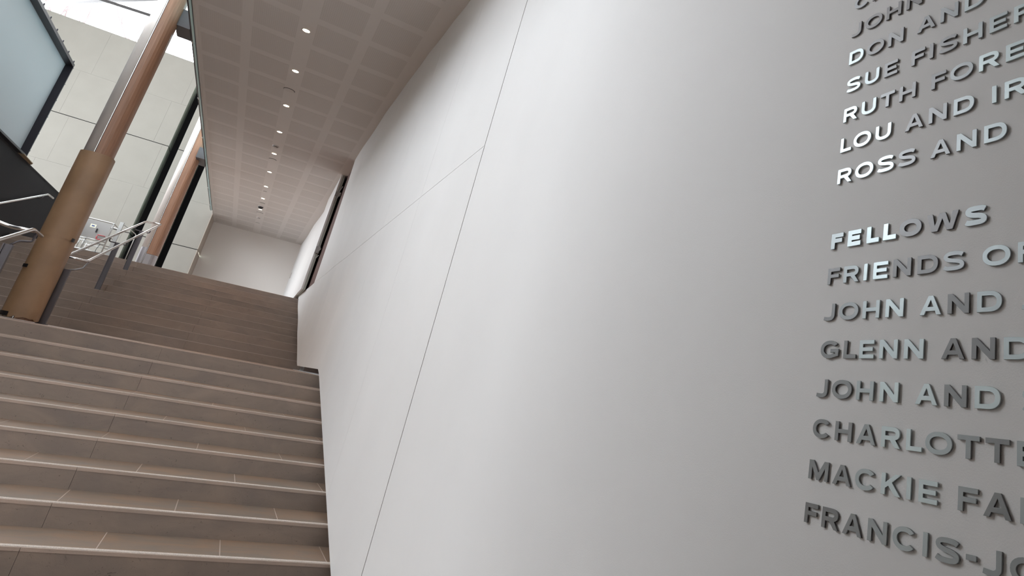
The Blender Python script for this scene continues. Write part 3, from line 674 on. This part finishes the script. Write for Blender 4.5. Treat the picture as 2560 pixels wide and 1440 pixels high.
    if ch in 'CG':
        w_ = W(.0480 if ch == 'C' else .0510); rx = w_ / 2
        a = 38 if ch == 'C' else 36
        outer = arc(rx, .5, rx, .515, a, 360 - a, 26, 2.15); inner = arc(rx, .5, rx - t, .515 - h, 360 - a - 5, a + 5, 24, 2.1)
        if ch == 'C': return w_, [outer + inner]
        outer = arc(rx, .5, rx, .515, a, 300, 22, 2.15)
        inner = arc(rx, .5, rx - t, .515 - h, 305, a + 5, 20, 2.1)
        return w_, [outer + [(w_, .13), (w_, .53), (w_ * .56, .53), (w_ * .56, .53 - h), (w_ - t, .53 - h), (w_ - t, .23)] + inner]
    if ch == 'S':
        w_ = W(.0445); c = w_ / 2; l_, r_ = w_ * .03 + t / 2, w_ - t / 2; hh = h / 2
        segs = [((w_ * .91, .80), (w_ * .80, .90), (w_ * .68, 1.01 - hh), (c * 1.02, 1.01 - hh)), ((c * 1.02, 1.01 - hh), (w_ * .30, 1.01 - hh), (l_, .87), (l_, .725)),
                ((l_, .725), (l_, .60), (w_ * .28, .545), (c, .505)), ((c, .505), (w_ * .74, .465), (r_, .41), (r_, .275)),
                ((r_, .275), (r_, .12), (w_ * .70, hh - .01), (c * .98, hh - .01)), ((c * .98, hh - .01), (w_ * .30, hh - .01), (w_ * .17, .09), (w_ * .07, .185))]
        cl = []
        for i_, (a, b, c_, d_) in enumerate(segs):
            for k_ in range(0 if i_ == 0 else 1, 8):
                u = k_ / 7; q1, q2, q3, q4 = (1 - u) ** 3, 3 * u * (1 - u) ** 2, 3 * u * u * (1 - u), u ** 3
                cl.append((a[0] * q1 + b[0] * q2 + c_[0] * q3 + d_[0] * q4, a[1] * q1 + b[1] * q2 + c_[1] * q3 + d_[1] * q4))
        Lp, Rp = [], []
        for i, p in enumerate(cl):
            a, b = cl[max(i - 1, 0)], cl[min(i + 1, len(cl) - 1)]; dx, dy = b[0] - a[0], b[1] - a[1]; l = math.hypot(dx, dy); nx, ny = -dy / l, dx / l
            hw_ = (h * abs(ny) + t * abs(nx)) / 2 / max(1e-6, (abs(nx) + abs(ny))) * 1.0
            hw_ = (h * ny * ny + t * nx * nx) / 2
            Lp.append((p[0] + nx * hw_, p[1] + ny * hw_)); Rp.append((p[0] - nx * hw_, p[1] - ny * hw_))
        return w_, [Lp + Rp[::-1]]
    raise KeyError(ch)
SB = {**{c: .0077 for c in 'HNIMEFLDRUK'}, 'A': .0058, 'O': .0052, 'C': .0050, 'G': .0052, 'S': .0056, 'T': .0050, 'J': .0050, 'W': .0050, '-': .006}
SBR = {**SB, 'E': .0062, 'F': .0045, 'L': .0018, 'D': .0052, 'R': .0055, 'K': .0045, 'C': .0055, 'J': .0077, 'G': .0066}
gcache = {}
def glyph_mesh(ch, t):
    if (ch, t) in gcache: return gcache[ch, t]
    w_, cs = glyph(ch, t); cu = bpy.data.curves.new('g', 'CURVE'); cu.dimensions = '2D'; cu.fill_mode = 'BOTH'
    for c in cs:
        sp = cu.splines.new('POLY'); sp.points.add(len(c) - 1)
        for p, (x, y) in zip(sp.points, c): p.co = (x * CAP, y * CAP, 0, 1)
        sp.use_cyclic_u = True
    cu.extrude = .0017; cu.bevel_depth = .0003; cu.bevel_resolution = 0
    o = bpy.data.objects.new('g', cu); COL.objects.link(o); bpy.context.view_layer.update()
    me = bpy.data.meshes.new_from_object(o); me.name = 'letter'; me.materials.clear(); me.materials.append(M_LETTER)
    bpy.data.objects.remove(o); gcache[ch, t] = (me, w_ * CAP); return gcache[ch, t]
LINES = [('CAR', 2.5335, 'raised metal letters cut by the top picture edge, topmost line', TH), ('JOHN', 2.4515, 'raised metal line of four letters, second from the top picture edge', TH),
         ('DON AND', 2.3705, 'raised metal line starting with D, fifth line above the heading', TH), ('SUE FISHER', 2.2895, 'raised metal line starting with S, fourth line above the heading', TH),
         ('RUTH FORE', 2.2085, 'raised metal line starting with R and U, third line above the heading', TH), ('LOU AND IR', 2.1275, 'raised metal line starting with L, second line above the heading', TH),
         ('ROSS AND J', 2.0457, 'raised metal line starting with R and O, last one above the heading', TH), ('FELLOWS', 1.8845, 'bolder raised metal heading reading FELLOWS', .31),
         ('FRIENDS OF', 1.802, 'raised metal line reading FRIENDS OF, right below the heading', TH), ('JOHN AND J', 1.7201, 'raised metal line starting with J, second line below the heading', TH),
         ('GLENN AND', 1.6384, 'raised metal line starting with G, third line below the heading', TH), ('JOHN AND S', 1.5566, 'raised metal line starting with J, fourth line below the heading', TH),
         ('CHARLOTTE', 1.4749, 'raised metal line starting with C and H, fifth line below the heading', TH), ('MACKIE FAM', 1.3936, 'raised metal line starting with M, second from the bottom', TH),
         ('FRANCIS-JO', 1.3113, 'raised metal line starting with F, lowest of all lines', TH)]
BR = {'JOHN2': 0}
rl = random.Random(5)
TONES = {  # reflections on the brushed letters, put into their base colour (0 dark .. 1 bright)
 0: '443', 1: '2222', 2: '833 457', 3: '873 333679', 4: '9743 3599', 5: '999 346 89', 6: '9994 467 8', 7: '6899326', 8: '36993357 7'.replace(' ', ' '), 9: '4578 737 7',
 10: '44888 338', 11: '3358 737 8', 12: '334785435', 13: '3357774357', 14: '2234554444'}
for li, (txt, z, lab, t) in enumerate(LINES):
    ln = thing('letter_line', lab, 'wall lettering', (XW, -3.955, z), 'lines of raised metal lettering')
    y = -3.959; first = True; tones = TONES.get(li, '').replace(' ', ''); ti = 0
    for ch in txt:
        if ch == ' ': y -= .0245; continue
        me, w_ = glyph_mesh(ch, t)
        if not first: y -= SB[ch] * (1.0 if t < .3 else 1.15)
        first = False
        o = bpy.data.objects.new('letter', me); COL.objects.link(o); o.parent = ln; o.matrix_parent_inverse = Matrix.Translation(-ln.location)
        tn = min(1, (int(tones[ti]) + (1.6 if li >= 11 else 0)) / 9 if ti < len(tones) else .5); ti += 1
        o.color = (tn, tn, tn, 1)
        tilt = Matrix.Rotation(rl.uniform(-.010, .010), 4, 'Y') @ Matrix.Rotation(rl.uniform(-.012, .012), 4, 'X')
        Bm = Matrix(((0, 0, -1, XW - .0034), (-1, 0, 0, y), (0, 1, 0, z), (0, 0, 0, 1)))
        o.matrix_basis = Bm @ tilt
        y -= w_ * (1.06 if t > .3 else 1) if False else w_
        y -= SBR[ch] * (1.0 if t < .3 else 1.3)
